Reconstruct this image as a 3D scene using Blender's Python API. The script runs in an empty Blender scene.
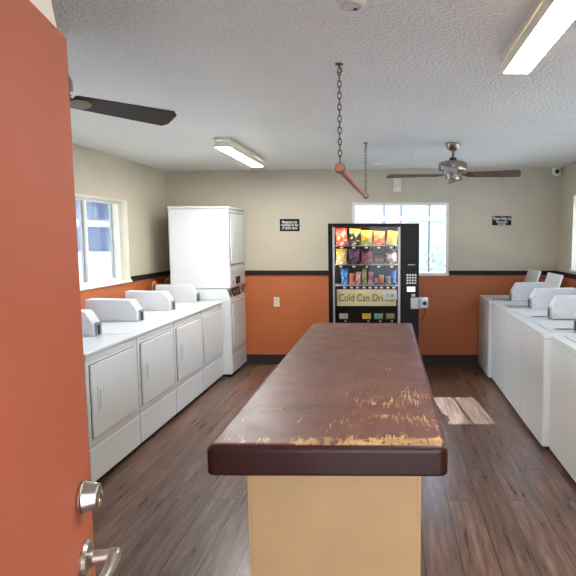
import bpy, bmesh, math, random
from mathutils import Vector, Matrix, Euler
random.seed(7)
R = math.radians
scene = bpy.context.scene
col = scene.collection

# ------------------------------------------------------------------ room measures (metres)
XL, XR, YF, YB = -2.76, 2.12, 0.17, 6.70
RAIL0, RAIL1 = 1.145, 1.20
def zc(x): return 2.455 + 0.007 * x          # the ceiling leans very slightly
XD, XW = -1.895, 1.168                        # fronts of the two machine rows

# ------------------------------------------------------------------ materials
def new_mat(name):
    m = bpy.data.materials.new(name); m.use_nodes = True
    nt = m.node_tree
    return m, nt, nt.nodes['Principled BSDF']
def node(nt, t, **kw):
    n = nt.nodes.new(t)
    for k, v in kw.items():
        if k in n.inputs.keys() if isinstance(k, str) else False: n.inputs[k].default_value = v
        else: setattr(n, k, v)
    return n
def lk(nt, a, b): nt.links.new(a, b)
def coords(nt, kind='Object', scale=(1, 1, 1), rot=(0, 0, 0), loc=(0, 0, 0)):
    tc = nt.nodes.new('ShaderNodeTexCoord'); mp = nt.nodes.new('ShaderNodeMapping')
    mp.inputs['Scale'].default_value = scale; mp.inputs['Rotation'].default_value = rot; mp.inputs['Location'].default_value = loc
    lk(nt, tc.outputs[kind], mp.inputs['Vector']); return mp.outputs['Vector']
def noise(nt, vec, scale, detail=3, rough=.5):
    n = nt.nodes.new('ShaderNodeTexNoise'); n.inputs['Scale'].default_value = scale
    n.inputs['Detail'].default_value = detail; n.inputs['Roughness'].default_value = rough
    if vec is not None: lk(nt, vec, n.inputs['Vector'])
    return n.outputs['Fac']
def ramp(nt, fac, stops, interp='LINEAR'):
    r = nt.nodes.new('ShaderNodeValToRGB'); r.color_ramp.interpolation = interp
    e = r.color_ramp.elements
    while len(e) < len(stops): e.new(0.5)
    for el, (p, c) in zip(e, stops):
        el.position = p
        el.color = (c, c, c, 1) if isinstance(c, (int, float)) else (*c, 1)
    lk(nt, fac, r.inputs['Fac']); return r.outputs['Color']
def mixc(nt, fac, a, b, mode='MIX'):
    m = nt.nodes.new('ShaderNodeMix'); m.data_type = 'RGBA'; m.blend_type = mode
    for s, v in ((m.inputs['Factor'], fac), (m.inputs['A'], a), (m.inputs['B'], b)):
        if isinstance(v, (int, float)): s.default_value = v if s.type == 'VALUE' else (v, v, v, 1)
        elif isinstance(v, tuple): s.default_value = (*v, 1)
        else: lk(nt, v, s)
    return [o for o in m.outputs if o.type == 'RGBA'][0]
def mth(nt, op, a, b=None):
    m = nt.nodes.new('ShaderNodeMath'); m.operation = op
    for i, v in enumerate((a, b)):
        if v is None: continue
        if isinstance(v, (int, float)): m.inputs[i].default_value = v
        else: lk(nt, v, m.inputs[i])
    return m.outputs[0]
def bump(nt, bs, h, strength, dist=.01):
    b = nt.nodes.new('ShaderNodeBump'); b.inputs['Strength'].default_value = strength; b.inputs['Distance'].default_value = dist
    lk(nt, h, b.inputs['Height']); lk(nt, b.outputs['Normal'], bs.inputs['Normal'])
def sep(nt, vec):
    s = nt.nodes.new('ShaderNodeSeparateXYZ'); lk(nt, vec, s.inputs[0]); return s.outputs

def srgb(r, g, b):
    f = lambda c: (c/12.92 if c <= .04045 else ((c+.055)/1.055)**2.4)
    return tuple(f(v/255) for v in (r, g, b))

def plain(name, c, rough=.5, metal=0, var=.06, vscale=6, coat=0, spec=.5, bmp=0, bscale=80):
    m, nt, bs = new_mat(name)
    v = coords(nt)
    n = noise(nt, v, vscale)
    lo = tuple(x*(1-var) for x in c); hi = tuple(min(1, x*(1+var)) for x in c)
    lk(nt, ramp(nt, n, [(.3, lo), (.7, hi)]), bs.inputs['Base Color'])
    bs.inputs['Roughness'].default_value = rough; bs.inputs['Metallic'].default_value = metal
    bs.inputs['Coat Weight'].default_value = coat; bs.inputs['Specular IOR Level'].default_value = spec
    if bmp: bump(nt, bs, noise(nt, v, bscale, 2), bmp, .004)
    return m

M = {}
M['white'] = plain('appliance_white_enamel', srgb(216, 218, 217), .28, var=.015, vscale=3, coat=.2)
M['white_b'] = plain('appliance_white_console', srgb(214, 216, 217), .38, var=.02)
M['grey_plastic'] = plain('light_grey_plastic', srgb(205, 207, 208), .4)
M['dark'] = plain('dark_plastic', srgb(26, 25, 25), .45, spec=.3)
M['black'] = plain('black_paint', srgb(12, 11, 12), .35, var=.1, spec=.22)
M['gap'] = plain('rubber_black', srgb(22, 20, 19), .7)
M['nickel'] = plain('brushed_nickel', srgb(196, 188, 178), .28, metal=1)
M['bronze'] = plain('antique_nickel', srgb(150, 138, 122), .32, metal=1)
M['steel'] = plain('galvanised_steel', srgb(175, 178, 182), .38, metal=.9)
M['chain'] = plain('dull_chain_metal', srgb(96, 88, 80), .5, metal=.6)
M['rail'] = plain('dark_rail_paint', srgb(34, 30, 31), .5, spec=.25)
M['baseboard'] = plain('dark_vinyl_base', srgb(52, 46, 44), .5, spec=.3)
M['cream'] = plain('cream_paint', srgb(222, 214, 194), .5)
M['ivory'] = plain('ivory_plastic', srgb(226, 220, 200), .4)
M['frame_white'] = plain('white_window_frame', srgb(232, 230, 222), .45)
M['alu'] = plain('window_aluminium', srgb(150, 155, 160), .4, metal=.5)
M['paper'] = plain('white_paper', srgb(235, 234, 228), .8)
M['sign_black'] = plain('black_sign_plastic', srgb(9, 9, 8), .5, spec=.2)
M['sign_text'] = plain('white_sign_lettering', srgb(232, 232, 228), .6)
M['ink'] = plain('grey_lettering', srgb(70, 62, 50), .6)
M['blade'] = plain('dark_walnut_blade', srgb(52, 44, 42), .38, var=.25, vscale=14)
M['blade_grey'] = plain('greyed_walnut_blade', srgb(92, 78, 72), .38, var=.2, vscale=14)
M['hose'] = plain('tan_hose', srgb(190, 140, 90), .5)
M['tan'] = None

def wall_mat(name, upper, lower, rough=.55):
    m, nt, bs = new_mat(name)
    v = coords(nt); z = sep(nt, v)[2]
    n = noise(nt, v, 1.6, 4)
    up = ramp(nt, n, [(.3, tuple(c*.95 for c in upper)), (.7, tuple(min(1, c*1.04) for c in upper))])
    lo = ramp(nt, n, [(.3, tuple(c*.92 for c in lower)), (.7, tuple(min(1, c*1.06) for c in lower))])
    f = mth(nt, 'LESS_THAN', z, 1.15)
    lk(nt, mixc(nt, f, up, lo), bs.inputs['Base Color'])
    bs.inputs['Roughness'].default_value = rough
    bump(nt, bs, noise(nt, v, 55, 3, .6), .25, .006)
    return m
CREAM = srgb(196, 187, 167); ORANGE = srgb(188, 104, 58)
M['wall'] = wall_mat('two_tone_wall_paint', CREAM, ORANGE)
M['outer_stucco'] = plain('outer_stucco', srgb(200, 196, 190), .8)

def ceiling_mat():
    m, nt, bs = new_mat('popcorn_ceiling')
    v = coords(nt)
    n = noise(nt, v, 1.2, 3)
    lk(nt, ramp(nt, n, [(.3, srgb(236, 238, 230)), (.7, srgb(242, 244, 237))]), bs.inputs['Base Color'])
    bs.inputs['Roughness'].default_value = .34
    bs.inputs['Specular IOR Level'].default_value = .5
    a = noise(nt, v, 48, 3, .55); b = noise(nt, v, 110, 2, .5)
    h = mth(nt, 'ADD', a, mth(nt, 'MULTIPLY', b, .5))
    h = ramp(nt, mth(nt, 'MULTIPLY', h, .68), [(.38, 0.0), (.62, 1.0)])
    bump(nt, bs, h, .55, .012)
    return m
M['ceiling'] = ceiling_mat()

def floor_mat():
    m, nt, bs = new_mat('plank_floor')
    v = coords(nt, rot=(0, 0, R(90)))          # planks run along the room's length
    tc = nt.nodes.new('ShaderNodeTexCoord'); xyz = sep(nt, tc.outputs['Object'])
    cmb = nt.nodes.new('ShaderNodeCombineXYZ'); lk(nt, xyz[1], cmb.inputs[0]); lk(nt, xyz[0], cmb.inputs[1])
    br = nt.nodes.new('ShaderNodeTexBrick')
    br.offset = .37; br.offset_frequency = 2
    for k, val in (('Scale', 1.0), ('Mortar Size', .0032), ('Mortar Smooth', .1), ('Bias', 0), ('Brick Width', 1.2), ('Row Height', .185)):
        br.inputs[k].default_value = val
    br.inputs['Color1'].default_value = (0, 0, 0, 1); br.inputs['Color2'].default_value = (1, 1, 1, 1); br.inputs['Mortar'].default_value = (.5, .5, .5, 1)
    lk(nt, cmb.outputs[0], br.inputs['Vector'])
    sc = nt.nodes.new('ShaderNodeVectorMath'); sc.operation = 'MULTIPLY'; sc.inputs[1].default_value = (1.3, 14, 1)
    lk(nt, cmb.outputs[0], sc.inputs[0])
    # shift the grain plank by plank
    ad = nt.nodes.new('ShaderNodeVectorMath'); ad.operation = 'ADD'; lk(nt, sc.outputs[0], ad.inputs[0])
    m10 = nt.nodes.new('ShaderNodeVectorMath'); m10.operation = 'SCALE'; m10.inputs['Scale'].default_value = 9.0
    lk(nt, br.outputs['Color'], m10.inputs[0]); lk(nt, m10.outputs[0], ad.inputs[1])
    g = noise(nt, ad.outputs[0], 2.2, 6, .62)
    g2 = noise(nt, ad.outputs[0], 9, 3, .6)
    c = ramp(nt, g, [(.28, srgb(76, 54, 45)), (.5, srgb(118, 90, 77)), (.72, srgb(162, 132, 114))])
    tint = ramp(nt, br.outputs['Color'], [(0, srgb(205, 196, 190)), (1, srgb(255, 250, 246))])
    c = mixc(nt, 1.0, c, tint, 'MULTIPLY')
    c = mixc(nt, .35, c, ramp(nt, g2, [(.3, srgb(120, 110, 104)), (.7, srgb(255, 255, 255))]), 'MULTIPLY')
    c = mixc(nt, br.outputs['Fac'], c, srgb(34, 27, 24))
    lk(nt, c, bs.inputs['Base Color'])
    lk(nt, ramp(nt, g, [(.3, .26), (.7, .38)]), bs.inputs['Roughness'])
    bs.inputs['Specular IOR Level'].default_value = .7
    h = mth(nt, 'SUBTRACT', mth(nt, 'MULTIPLY', g2, .25), br.outputs['Fac'])
    bump(nt, bs, h, .08, .003)
    return m
M['floor'] = floor_mat()

def table_mat():
    m, nt, bs = new_mat('worn_maroon_counter_paint')
    v = coords(nt); X, Y, Z = sep(nt, v)
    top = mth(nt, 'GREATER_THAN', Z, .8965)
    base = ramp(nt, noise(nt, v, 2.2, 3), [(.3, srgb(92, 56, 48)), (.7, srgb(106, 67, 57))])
    grain = noise(nt, coords(nt, scale=(45, 1.6, 6)), 1.0, 4, .6)
    base = mixc(nt, .5, base, ramp(nt, grain, [(.3, srgb(205, 200, 196)), (.7, srgb(255, 255, 255))]), 'MULTIPLY')
    # wear: a broken band along the near edge, and scratches spreading over the near right half
    edge = ramp(nt, mth(nt, 'ADD', Y, 1.335), [(.0, .75), (.02, .95), (.055, 1.0), (.09, .4), (.14, 0.0)])
    fy = ramp(nt, mth(nt, 'DIVIDE', mth(nt, 'ADD', Y, 1.335), 2.675), [(0, 1.0), (.16, .85), (.42, .35), (.75, .08), (1, .0)])
    fx = ramp(nt, mth(nt, 'ADD', X, .5), [(.15, .15), (.45, .45), (.7, 1.0), (.95, .9)])
    zone = mth(nt, 'MULTIPLY', fy, fx)
    patch = ramp(nt, noise(nt, v, 6, 3, .6), [(.40, 0.0), (.62, 1.0)])
    long_s = noise(nt, coords(nt, scale=(130, 9, 4)), 1.0, 3, .6)
    cross_s = noise(nt, coords(nt, scale=(8, 95, 4), loc=(4, 2, 0)), 1.0, 3, .6)
    smear = noise(nt, coords(nt, scale=(34, 30, 4), loc=(2, 7, 0)), 1.0, 4, .65)
    fleck = noise(nt, coords(nt, scale=(70, 42, 10), loc=(9, 1, 3)), 1.0, 2, .5)
    def over(n, th): return mth(nt, 'GREATER_THAN', n, th)
    a = over(mth(nt, 'ADD', long_s, mth(nt, 'MULTIPLY', mth(nt, 'MULTIPLY', zone, patch), .22)), .72)
    b = over(mth(nt, 'ADD', cross_s, mth(nt, 'MULTIPLY', mth(nt, 'MULTIPLY', zone, patch), .17)), .75)
    c_ = over(mth(nt, 'ADD', fleck, mth(nt, 'MULTIPLY', zone, .10)), .80)
    e = over(mth(nt, 'ADD', mth(nt, 'ADD', mth(nt, 'MULTIPLY', long_s, .45), mth(nt, 'MULTIPLY', smear, .55)), mth(nt, 'MULTIPLY', mth(nt, 'MULTIPLY', edge, mth(nt, 'ADD', mth(nt, 'MULTIPLY', fx, .6), .4)), .24)), .665)
    chip = mth(nt, 'MULTIPLY', mth(nt, 'MAXIMUM', mth(nt, 'MAXIMUM', a, b), mth(nt, 'MAXIMUM', c_, e)), top)
    # the top is a lighter maroon, the sides and rounded edges darker
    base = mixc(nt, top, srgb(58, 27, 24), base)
    tone = ramp(nt, noise(nt, v, 14, 2), [(.35, srgb(150, 112, 70)), (.65, srgb(196, 160, 108))])
    c = mixc(nt, mth(nt, 'MULTIPLY', chip, .8), base, tone)
    # small dark scribble
    d1 = mth(nt, 'MULTIPLY', mth(nt, 'LESS_THAN', mth(nt, 'ABSOLUTE', mth(nt, 'ADD', X, .15)), .07),
             mth(nt, 'LESS_THAN', mth(nt, 'ABSOLUTE', mth(nt, 'ADD', Y, .93)), .10))
    sc_ = noise(nt, coords(nt, scale=(14, 60, 4), rot=(0, 0, .5)), 1.0, 2, .5)
    d = mth(nt, 'MULTIPLY', mth(nt, 'MULTIPLY', d1, over(sc_, .61)), top)
    c = mixc(nt, mth(nt, 'MULTIPLY', d, .75), c, srgb(44, 30, 28))
    lk(nt, c, bs.inputs['Base Color'])
    lk(nt, ramp(nt, noise(nt, v, 7, 4), [(.3, .34), (.7, .46)]), bs.inputs['Roughness'])
    bs.inputs['Specular IOR Level'].default_value = .36
    bump(nt, bs, mth(nt, 'ADD', mth(nt, 'MULTIPLY', grain, .4), mth(nt, 'MULTIPLY', chip, -.5)), .12, .004)
    return m
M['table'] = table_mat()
M['tan'] = plain('tan_panel_paint', srgb(226, 186, 134), .5, var=.05, vscale=4)

def wood(name, a, b, sc=(40, 3, 40)):
    m, nt, bs = new_mat(name)
    v = coords(nt, scale=sc)
    lk(nt, ramp(nt, noise(nt, v, 1.0, 4), [(.3, a), (.7, b)]), bs.inputs['Base Color'])
    bs.inputs['Roughness'].default_value = .42
    return m
M['rod'] = wood('varnished_rod_wood', srgb(140, 82, 58), srgb(178, 112, 82))

def door_mat():
    m, nt, bs = new_mat('orange_door_paint')
    v = coords(nt)
    n = noise(nt, v, 2.5, 5)
    c = ramp(nt, n, [(.3, srgb(156, 80, 54)), (.7, srgb(166, 87, 60))])
    sv = coords(nt, scale=(60, 60, 1.5), rot=(0, .12, .2))
    s = mth(nt, 'GREATER_THAN', noise(nt, sv, 1.2, 3), .74)
    c = mixc(nt, mth(nt, 'MULTIPLY', s, .25), c, srgb(225, 150, 120))
    lk(nt, c, bs.inputs['Base Color']); bs.inputs['Roughness'].default_value = .55; bs.inputs['Specular IOR Level'].default_value = .3
    return m
M['door'] = door_mat()

def glass_mat(name, refl=1.0, tint=(1, 1, 1)):
    m = bpy.data.materials.new(name); m.use_nodes = True; nt = m.node_tree
    nt.nodes.clear()
    out = nt.nodes.new('ShaderNodeOutputMaterial'); mx = nt.nodes.new('ShaderNodeMixShader')
    tr = nt.nodes.new('ShaderNodeBsdfTransparent'); tr.inputs['Color'].default_value = (*tint, 1)
    gl = nt.nodes.new('ShaderNodeBsdfGlossy'); gl.inputs['Roughness'].default_value = .02
    fr = nt.nodes.new('ShaderNodeFresnel'); fr.inputs['IOR'].default_value = 1.45
    f = mth(nt, 'MULTIPLY', fr.outputs[0], refl)
    lk(nt, f, mx.inputs[0]); lk(nt, tr.outputs[0], mx.inputs[1]); lk(nt, gl.outputs[0], mx.inputs[2]); lk(nt, mx.outputs[0], out.inputs['Surface'])
    return m
M['glass'] = glass_mat('clear_window_glass', .8)
M['vend_glass'] = glass_mat('vending_glass', .3, (.93, .94, .94))

def emit(name, c, s):
    m, nt, bs = new_mat(name)
    bs.inputs['Base Color'].default_value = (.9, .9, .9, 1)
    bs.inputs['Emission Color'].default_value = (*c, 1); bs.inputs['Emission Strength'].default_value = s
    return m
LIGHT_S = 46.0
M['diffuser'] = emit('lit_fluorescent_lens', (1, .985, .94), LIGHT_S)
M['vend_tube'] = emit('vending_light_tube', (1, .94, .84), 8)
M['vend_fill'] = emit('vending_side_fill', (1, .95, .86), 13)
M['lcd'] = emit('vending_display', (.75, .68, .35), .35)

def band_mat(name, c1, c2, c3, spot=None):
    """printed foil bag: three soft bands of colour with blotches"""
    m, nt, bs = new_mat(name)
    v = coords(nt, 'Generated'); z = sep(nt, v)[2]
    n = noise(nt, v, 5, 3)
    zz = mth(nt, 'ADD', z, mth(nt, 'MULTIPLY', mth(nt, 'SUBTRACT', n, .5), .35))
    c = ramp(nt, zz, [(.0, c3), (.30, c3), (.42, c2), (.66, c2), (.78, c1), (1, c1)])
    if spot:
        n2 = noise(nt, coords(nt, 'Generated', loc=(3, 1, 2)), 4.2, 2)
        c = mixc(nt, ramp(nt, n2, [(.54, 0.0), (.6, 1.0)]), c, spot)
    lk(nt, c, bs.inputs['Base Color']); bs.inputs['Roughness'].default_value = .38
    return m

# ------------------------------------------------------------------ mesh builder
root_loc = {}
class MB:
    def __init__(self): self.bm = bmesh.new()
    def _add(self, t, mat=None):
        if mat is not None: bmesh.ops.transform(t, matrix=mat, verts=t.verts)
        me = bpy.data.meshes.new('tmp'); t.to_mesh(me); t.free(); self.bm.from_mesh(me); bpy.data.meshes.remove(me); return self
    def box(self, x0, x1, y0, y1, z0, z1, bev=0, seg=2, mat=None):
        t = bmesh.new(); bmesh.ops.create_cube(t, size=1)
        for v in t.verts: v.co = Vector((x0+(v.co.x+.5)*(x1-x0), y0+(v.co.y+.5)*(y1-y0), z0+(v.co.z+.5)*(z1-z0)))
        if bev: bmesh.ops.bevel(t, geom=t.edges[:], offset=bev, segments=seg, profile=.5, affect='EDGES')
        return self._add(t, mat)
    def prism(self, pts, axis, a0, a1, bev=0, seg=2, mat=None):
        """extrude a closed outline: axis 0 -> pts are (y,z), 1 -> (x,z), 2 -> (x,y)"""
        t = bmesh.new()
        def P(p, a): return ((a, p[0], p[1]), (p[0], a, p[1]), (p[0], p[1], a))[axis]
        A = [t.verts.new(P(p, a0)) for p in pts]; B = [t.verts.new(P(p, a1)) for p in pts]
        t.faces.new(A); t.faces.new(B[::-1])
        for i in range(len(pts)):
            j = (i+1) % len(pts); t.faces.new((A[j], A[i], B[i], B[j]))
        bmesh.ops.recalc_face_normals(t, faces=t.faces)
        if bev: bmesh.ops.bevel(t, geom=t.edges[:], offset=bev, segments=seg, profile=.5, affect='EDGES')
        return self._add(t, mat)
    def cyl(self, p0, p1, r0, r1=None, seg=24, bev=0):
        r1 = r0 if r1 is None else r1
        p0, p1 = Vector(p0), Vector(p1); d = p1-p0
        t = bmesh.new(); bmesh.ops.create_cone(t, cap_ends=True, segments=seg, radius1=r0, radius2=r1, depth=d.length)
        if bev:
            es = [e for e in t.edges if any(len(f.verts) > 4 for f in e.link_faces)]
            bmesh.ops.bevel(t, geom=es, offset=bev, segments=2, profile=.5, affect='EDGES')
        q = d.to_track_quat('Z', 'Y').to_matrix().to_4x4()
        return self._add(t, Matrix.Translation((p0+p1)/2) @ q)
    def lathe(self, prof, origin=(0, 0, 0), axis=(0, 0, 1), seg=32):
        t = bmesh.new(); rings = []
        for r, h in prof:
            rings.append([t.verts.new((max(r, 1e-5)*math.cos(2*math.pi*i/seg), max(r, 1e-5)*math.sin(2*math.pi*i/seg), h)) for i in range(seg)])
        for a, b in zip(rings, rings[1:]):
            for i in range(seg): t.faces.new((a[i], a[(i+1) % seg], b[(i+1) % seg], b[i]))
        t.faces.new(rings[0][::-1]); t.faces.new(rings[-1])
        bmesh.ops.recalc_face_normals(t, faces=t.faces)
        q = Vector(axis).to_track_quat('Z', 'Y').to_matrix().to_4x4()
        return self._add(t, Matrix.Translation(origin) @ q)
    def tube(self, pts, r, seg=8, closed=False):
        pts = [Vector(p) for p in pts]; t = bmesh.new(); rings = []; n = len(pts)
        up = Vector((.13, .21, .97)).normalized()
        for i, p in enumerate(pts):
            a = pts[(i-1) % n] if (closed or i > 0) else p
            b = pts[(i+1) % n] if (closed or i < n-1) else p
            d = (b-a).normalized()
            s = d.cross(up)
            if s.length < .05: s = d.cross(Vector((1, 0, 0)))
            s.normalize(); u = s.cross(d)
            rr = r[i] if isinstance(r, (list, tuple)) else r
            rings.append([t.verts.new(p + s*rr*math.cos(2*math.pi*k/seg) + u*rr*math.sin(2*math.pi*k/seg)) for k in range(seg)])
        pairs = list(zip(rings, rings[1:])) + ([(rings[-1], rings[0])] if closed else [])
        for a, b in pairs:
            for k in range(seg): t.faces.new((a[k], a[(k+1) % seg], b[(k+1) % seg], b[k]))
        if not closed: t.faces.new(rings[0][::-1]); t.faces.new(rings[-1])
        bmesh.ops.recalc_face_normals(t, faces=t.faces)
        return self._add(t)
    def ball(self, c, r, sx=1, sy=1, sz=1, seg=20):
        t = bmesh.new(); bmesh.ops.create_uvsphere(t, u_segments=seg, v_segments=seg//2, radius=r)
        return self._add(t, Matrix.Translation(c) @ Matrix.Diagonal((sx, sy, sz, 1)))
    def build(self, name, mat, parent=None, xf=None, angle=35):
        if xf is not None: bmesh.ops.transform(self.bm, matrix=xf, verts=self.bm.verts)
        off = Vector((0, 0, 0))
        if parent is not None:
            r = parent
            while r.parent is not None: r = r.parent
            off = root_loc.get(r.name, Vector((0, 0, 0)))
        for v in self.bm.verts: v.co -= off
        me = bpy.data.meshes.new(name); self.bm.to_mesh(me); self.bm.free()
        for p in me.polygons: p.use_smooth = True
        me.set_sharp_from_angle(angle=R(angle))
        me.materials.append(mat)
        o = bpy.data.objects.new(name, me); col.objects.link(o)
        wn = o.modifiers.new('weighted', 'WEIGHTED_NORMAL'); wn.keep_sharp = True; wn.weight = 100
        if parent is not None: o.parent = parent
        return o
def tag(o, label=None, cat=None, group=None, kind=None):
    for k, v in (('label', label), ('category', cat), ('group', group), ('kind', kind)):
        if v: o[k] = v
    return o
def thing(name, loc, label, cat, group=None, kind=None):
    o = bpy.data.objects.new(name, None); o.empty_display_size = .1; o.location = loc; col.objects.link(o)
    root_loc[o.name] = Vector(loc)
    return tag(o, label, cat, group, kind)
kids = {}
def children(o): return [c for c in bpy.data.objects if c.parent == o]
def copy_tree(o, parent=None, loc=None):
    c = o.copy(); col.objects.link(c)
    if parent is not None: c.parent = parent
    if loc is not None: c.location = loc; root_loc[c.name] = Vector(loc)
    for ch in children(o): copy_tree(ch, c)
    return c
def text_mesh(name, txt, size, mat, parent, loc, rot=(R(90), 0, 0), width=None, align='CENTER', ext=.0006, bold=0):
    cu = bpy.data.curves.new('txt', 'FONT'); cu.body = txt; cu.size = size; cu.align_x = align; cu.align_y = 'CENTER'; cu.extrude = ext; cu.offset = bold
    to = bpy.data.objects.new('txt', cu); col.objects.link(to)
    bpy.context.view_layer.update()
    dg = bpy.context.evaluated_depsgraph_get()
    me = bpy.data.meshes.new_from_object(to.evaluated_get(dg))
    col.objects.unlink(to); bpy.data.objects.remove(to); bpy.data.curves.remove(cu)
    xs = [v.co.x for v in me.vertices]; w0 = max(xs)-min(xs)
    s = (width/w0) if width else 1
    mt = Matrix.Translation(loc) @ Euler(rot).to_matrix().to_4x4() @ Matrix.Diagonal((s, 1, 1, 1))
    r = parent
    while r.parent is not None: r = r.parent
    off = root_loc.get(r.name, Vector((0, 0, 0)))
    for v in me.vertices: v.co = mt @ v.co - off
    me.name = name; me.materials.clear(); me.materials.append(mat)
    o = bpy.data.objects.new(name, me); col.objects.link(o); o.parent = parent
    return o

def wall_with_hole(name, axis, p0, p1, a0, a1, ztop, holes, mat):
    """a wall slab between p0 and p1 on its thin axis, a0..a1 along, with rectangular openings (a,b,z0,z1)"""
    mb = MB(); zt = ztop
    def add(s0, s1, z0, z1):
        if s1-s0 < 1e-4 or z1-z0 < 1e-4: return
        if axis == 'y': mb.box(s0, s1, p0, p1, z0, z1)
        else: mb.box(p0, p1, s0, s1, z0, z1)
    cur = a0
    for a, b, z0, z1 in sorted(holes):
        add(cur, a, 0, zt); add(a, b, 0, z0); add(a, b, z1, zt); cur = b
    add(cur, a1, 0, zt)
    o = mb.build(name, mat); return tag(o, kind='structure')

# ------------------------------------------------------------------ shell
tag(MB().box(XL-.15, XR+.15, YF-.15, YB+.15, -.08, 0).build('floor', M['floor']), kind='structure')
cb = MB().box(XL-.15, XR+.15, YF-.15, YB+.15, 0, .1)
for v in cb.bm.verts: v.co.z += zc(v.co.x)
tag(cb.build('ceiling', M['ceiling']), kind='structure')
WT = 2.47
BW = (-.435, .745, 1.155, 2.035)          # back window: x0 x1 z0 z1
LW = (2.50, 5.665, 1.155, 2.0)            # left window, near part added out of view for daylight: y0 y1 z0 z1
RW = (2.4, 6.17, 1.24, 2.10)              # right window, lengthened out of view to brighten the room
DO = (-.42, .50, 0, 2.03)                 # doorway in the front wall
for nm, a in (('wall_back', ('y', YB, YB+.12, XL-.15, XR+.15, zc(XL)-.005, [BW])),
              ('wall_left', ('x', XL-.14, XL, YF-.14, YB, zc(XL)-.005, [LW])),
              ('wall_right', ('x', XR, XR+.14, YF-.14, YB, zc(XR)-.005, [RW])),
              ('wall_front', ('y', YF-.12, YF, XL, XR, zc(XL)-.005, [DO]))):
    wall_with_hole(nm, *a, M['wall'])
# the strip of back and front wall up to the leaning ceiling
for nm, y0, y1, par in (('wall_back', YB, YB+.12, 0), ('wall_front', YF-.12, YF, 0)):
    o = bpy.data.objects[nm]
    mb = MB(); mb.bm.from_mesh(o.data)
    mb.prism([(XL, zc(XL)-.006), (XR, zc(XL)-.006), (XR, zc(XR)+.004), (XL, zc(XL)+.004)], 1, y0, y1)
    mb.bm.to_mesh(o.data); mb.bm.free()
    for p in o.data.polygons: p.use_smooth = False
# rails and baseboards
def st(name, mb, mat): return tag(mb.build(name, mat), kind='structure')
st('trim_1', MB().box(XL+.02, BW[0]-.02, YB-.02, YB, RAIL0, RAIL1, .004), M['rail'])
st('trim_2', MB().box(BW[1]+.02, XR-.02, YB-.02, YB, RAIL0, RAIL1, .004), M['rail'])
st('trim_3', MB().box(XL, XL+.02, LW[1]+.02, YB, RAIL0, RAIL1, .004), M['rail'])
st('trim_4', MB().box(XL, XL+.02, YF, LW[0]-.02, RAIL0, RAIL1, .004), M['rail'])
st('trim_5', MB().box(XR-.02, XR, YF, YB, RAIL0, RAIL1, .004), M['rail'])
st('baseboard_back', MB().box(XL+.015, XR-.015, YB-.015, YB, 0, .125, .004), M['baseboard'])
st('baseboard_left', MB().box(XL, XL+.015, YF, YB, 0, .125, .004), M['baseboard'])
st('baseboard_right', MB().box(XR-.015, XR, YF, YB, 0, .125, .004), M['baseboard'])

# windows ---------------------------------------------------------------
w = thing('window_1', ((BW[0]+BW[1])/2, YB, BW[2]), None, None, kind='structure')
x0, x1, z0, z1 = BW
fr = MB()
for a in ((x0-.012, x0+.022, z0-.012, z1+.012), (x1-.022, x1+.012, z0-.012, z1+.012), (x0+.022, x1-.022, z1-.022, z1+.012), (x0+.022, x1-.022, z0-.012, z0+.022)):
    fr.box(a[0], a[1], YB-.012, YB+.10, a[2], a[3], .003)
fr.build('window_frame', M['frame_white'], w)
MB().box(x0-.02, x1+.02, YB-.03, YB-.013, z0-.02, z0+.012, .004).build('window_sill', M['frame_white'], w)
for x in (-.05, .163, .515):
    MB().box(x-.009, x+.009, YB+.035, YB+.06, z0+.022, z1-.022, .002).build('mullion', M['alu'], w)
for a, b in ((x0+.022, -.059), (-.041, .154), (.172, .506), (.524, x1-.022)):
    MB().box(a, b, YB+.045, YB+.05, z0+.022, z1-.022).build('pane', M['glass'], w)

def side_window(name, X, s, y0, y1, z0, z1, mids):
    """s=-1: in the left wall, s=+1: in the right wall; frame set back in the opening"""
    w = thing(name, (X, (y0+y1)/2, z0), None, None, kind='structure')
    fx0, fx1 = sorted((X+s*.085, X+s*.135))
    f = MB()
    for a in ((y0, y0+.035, z0, z1), (y1-.035, y1, z0, z1), (y0+.035, y1-.035, z1-.035, z1), (y0+.035, y1-.035, z0, z0+.035)):
        f.box(fx0, fx1, a[0], a[1], a[2], a[3], .003)
    f.build('window_frame', M['frame_white'], w)
    lin = MB()                                            # painted lining of the opening
    lx0, lx1 = sorted((X-s*.004, X+s*.085))
    lin.box(lx0, lx1, y1-.008, y1, z0, z1); lin.box(lx0, lx1, y0, y0+.008, z0, z1)
    lin.box(lx0, lx1, y0+.008, y1-.008, z1-.008, z1)
    lin.build('window_lining', M['ivory'], w)
    sx0, sx1 = sorted((X-s*.03, X+s*.085))
    MB().box(sx0, sx1, y0+.009, y1-.009, z0-.012, z0+.012, .004).build('window_sill', M['frame_white'], w)
    px = X+s*.11
    prev = y0+.035
    for m in mids+[None]:
        end = (m-.022) if m else y1-.035
        MB().box(px-.003, px+.003, prev, end, z0+.035, z1-.035).build('pane', M['glass'], w)
        if m:
            mm = MB().box(px-.022, px+.0, m-.022, m, z0+.035, z1-.035, .002); mm.build('mullion', M['alu'], w)
            MB().box(px-.022, px+.022, m+.001, m+.032, z0+.035, z1-.035, .002).build('sash_stile', M['frame_white'], w)
            prev = m+.032
    return w
side_window('window_2', XL, -1, *LW, [3.35, 4.20, 5.03, 5.57])
side_window('window_3', XR, 1, *RW, [3.34, 4.285, 5.23])

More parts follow.
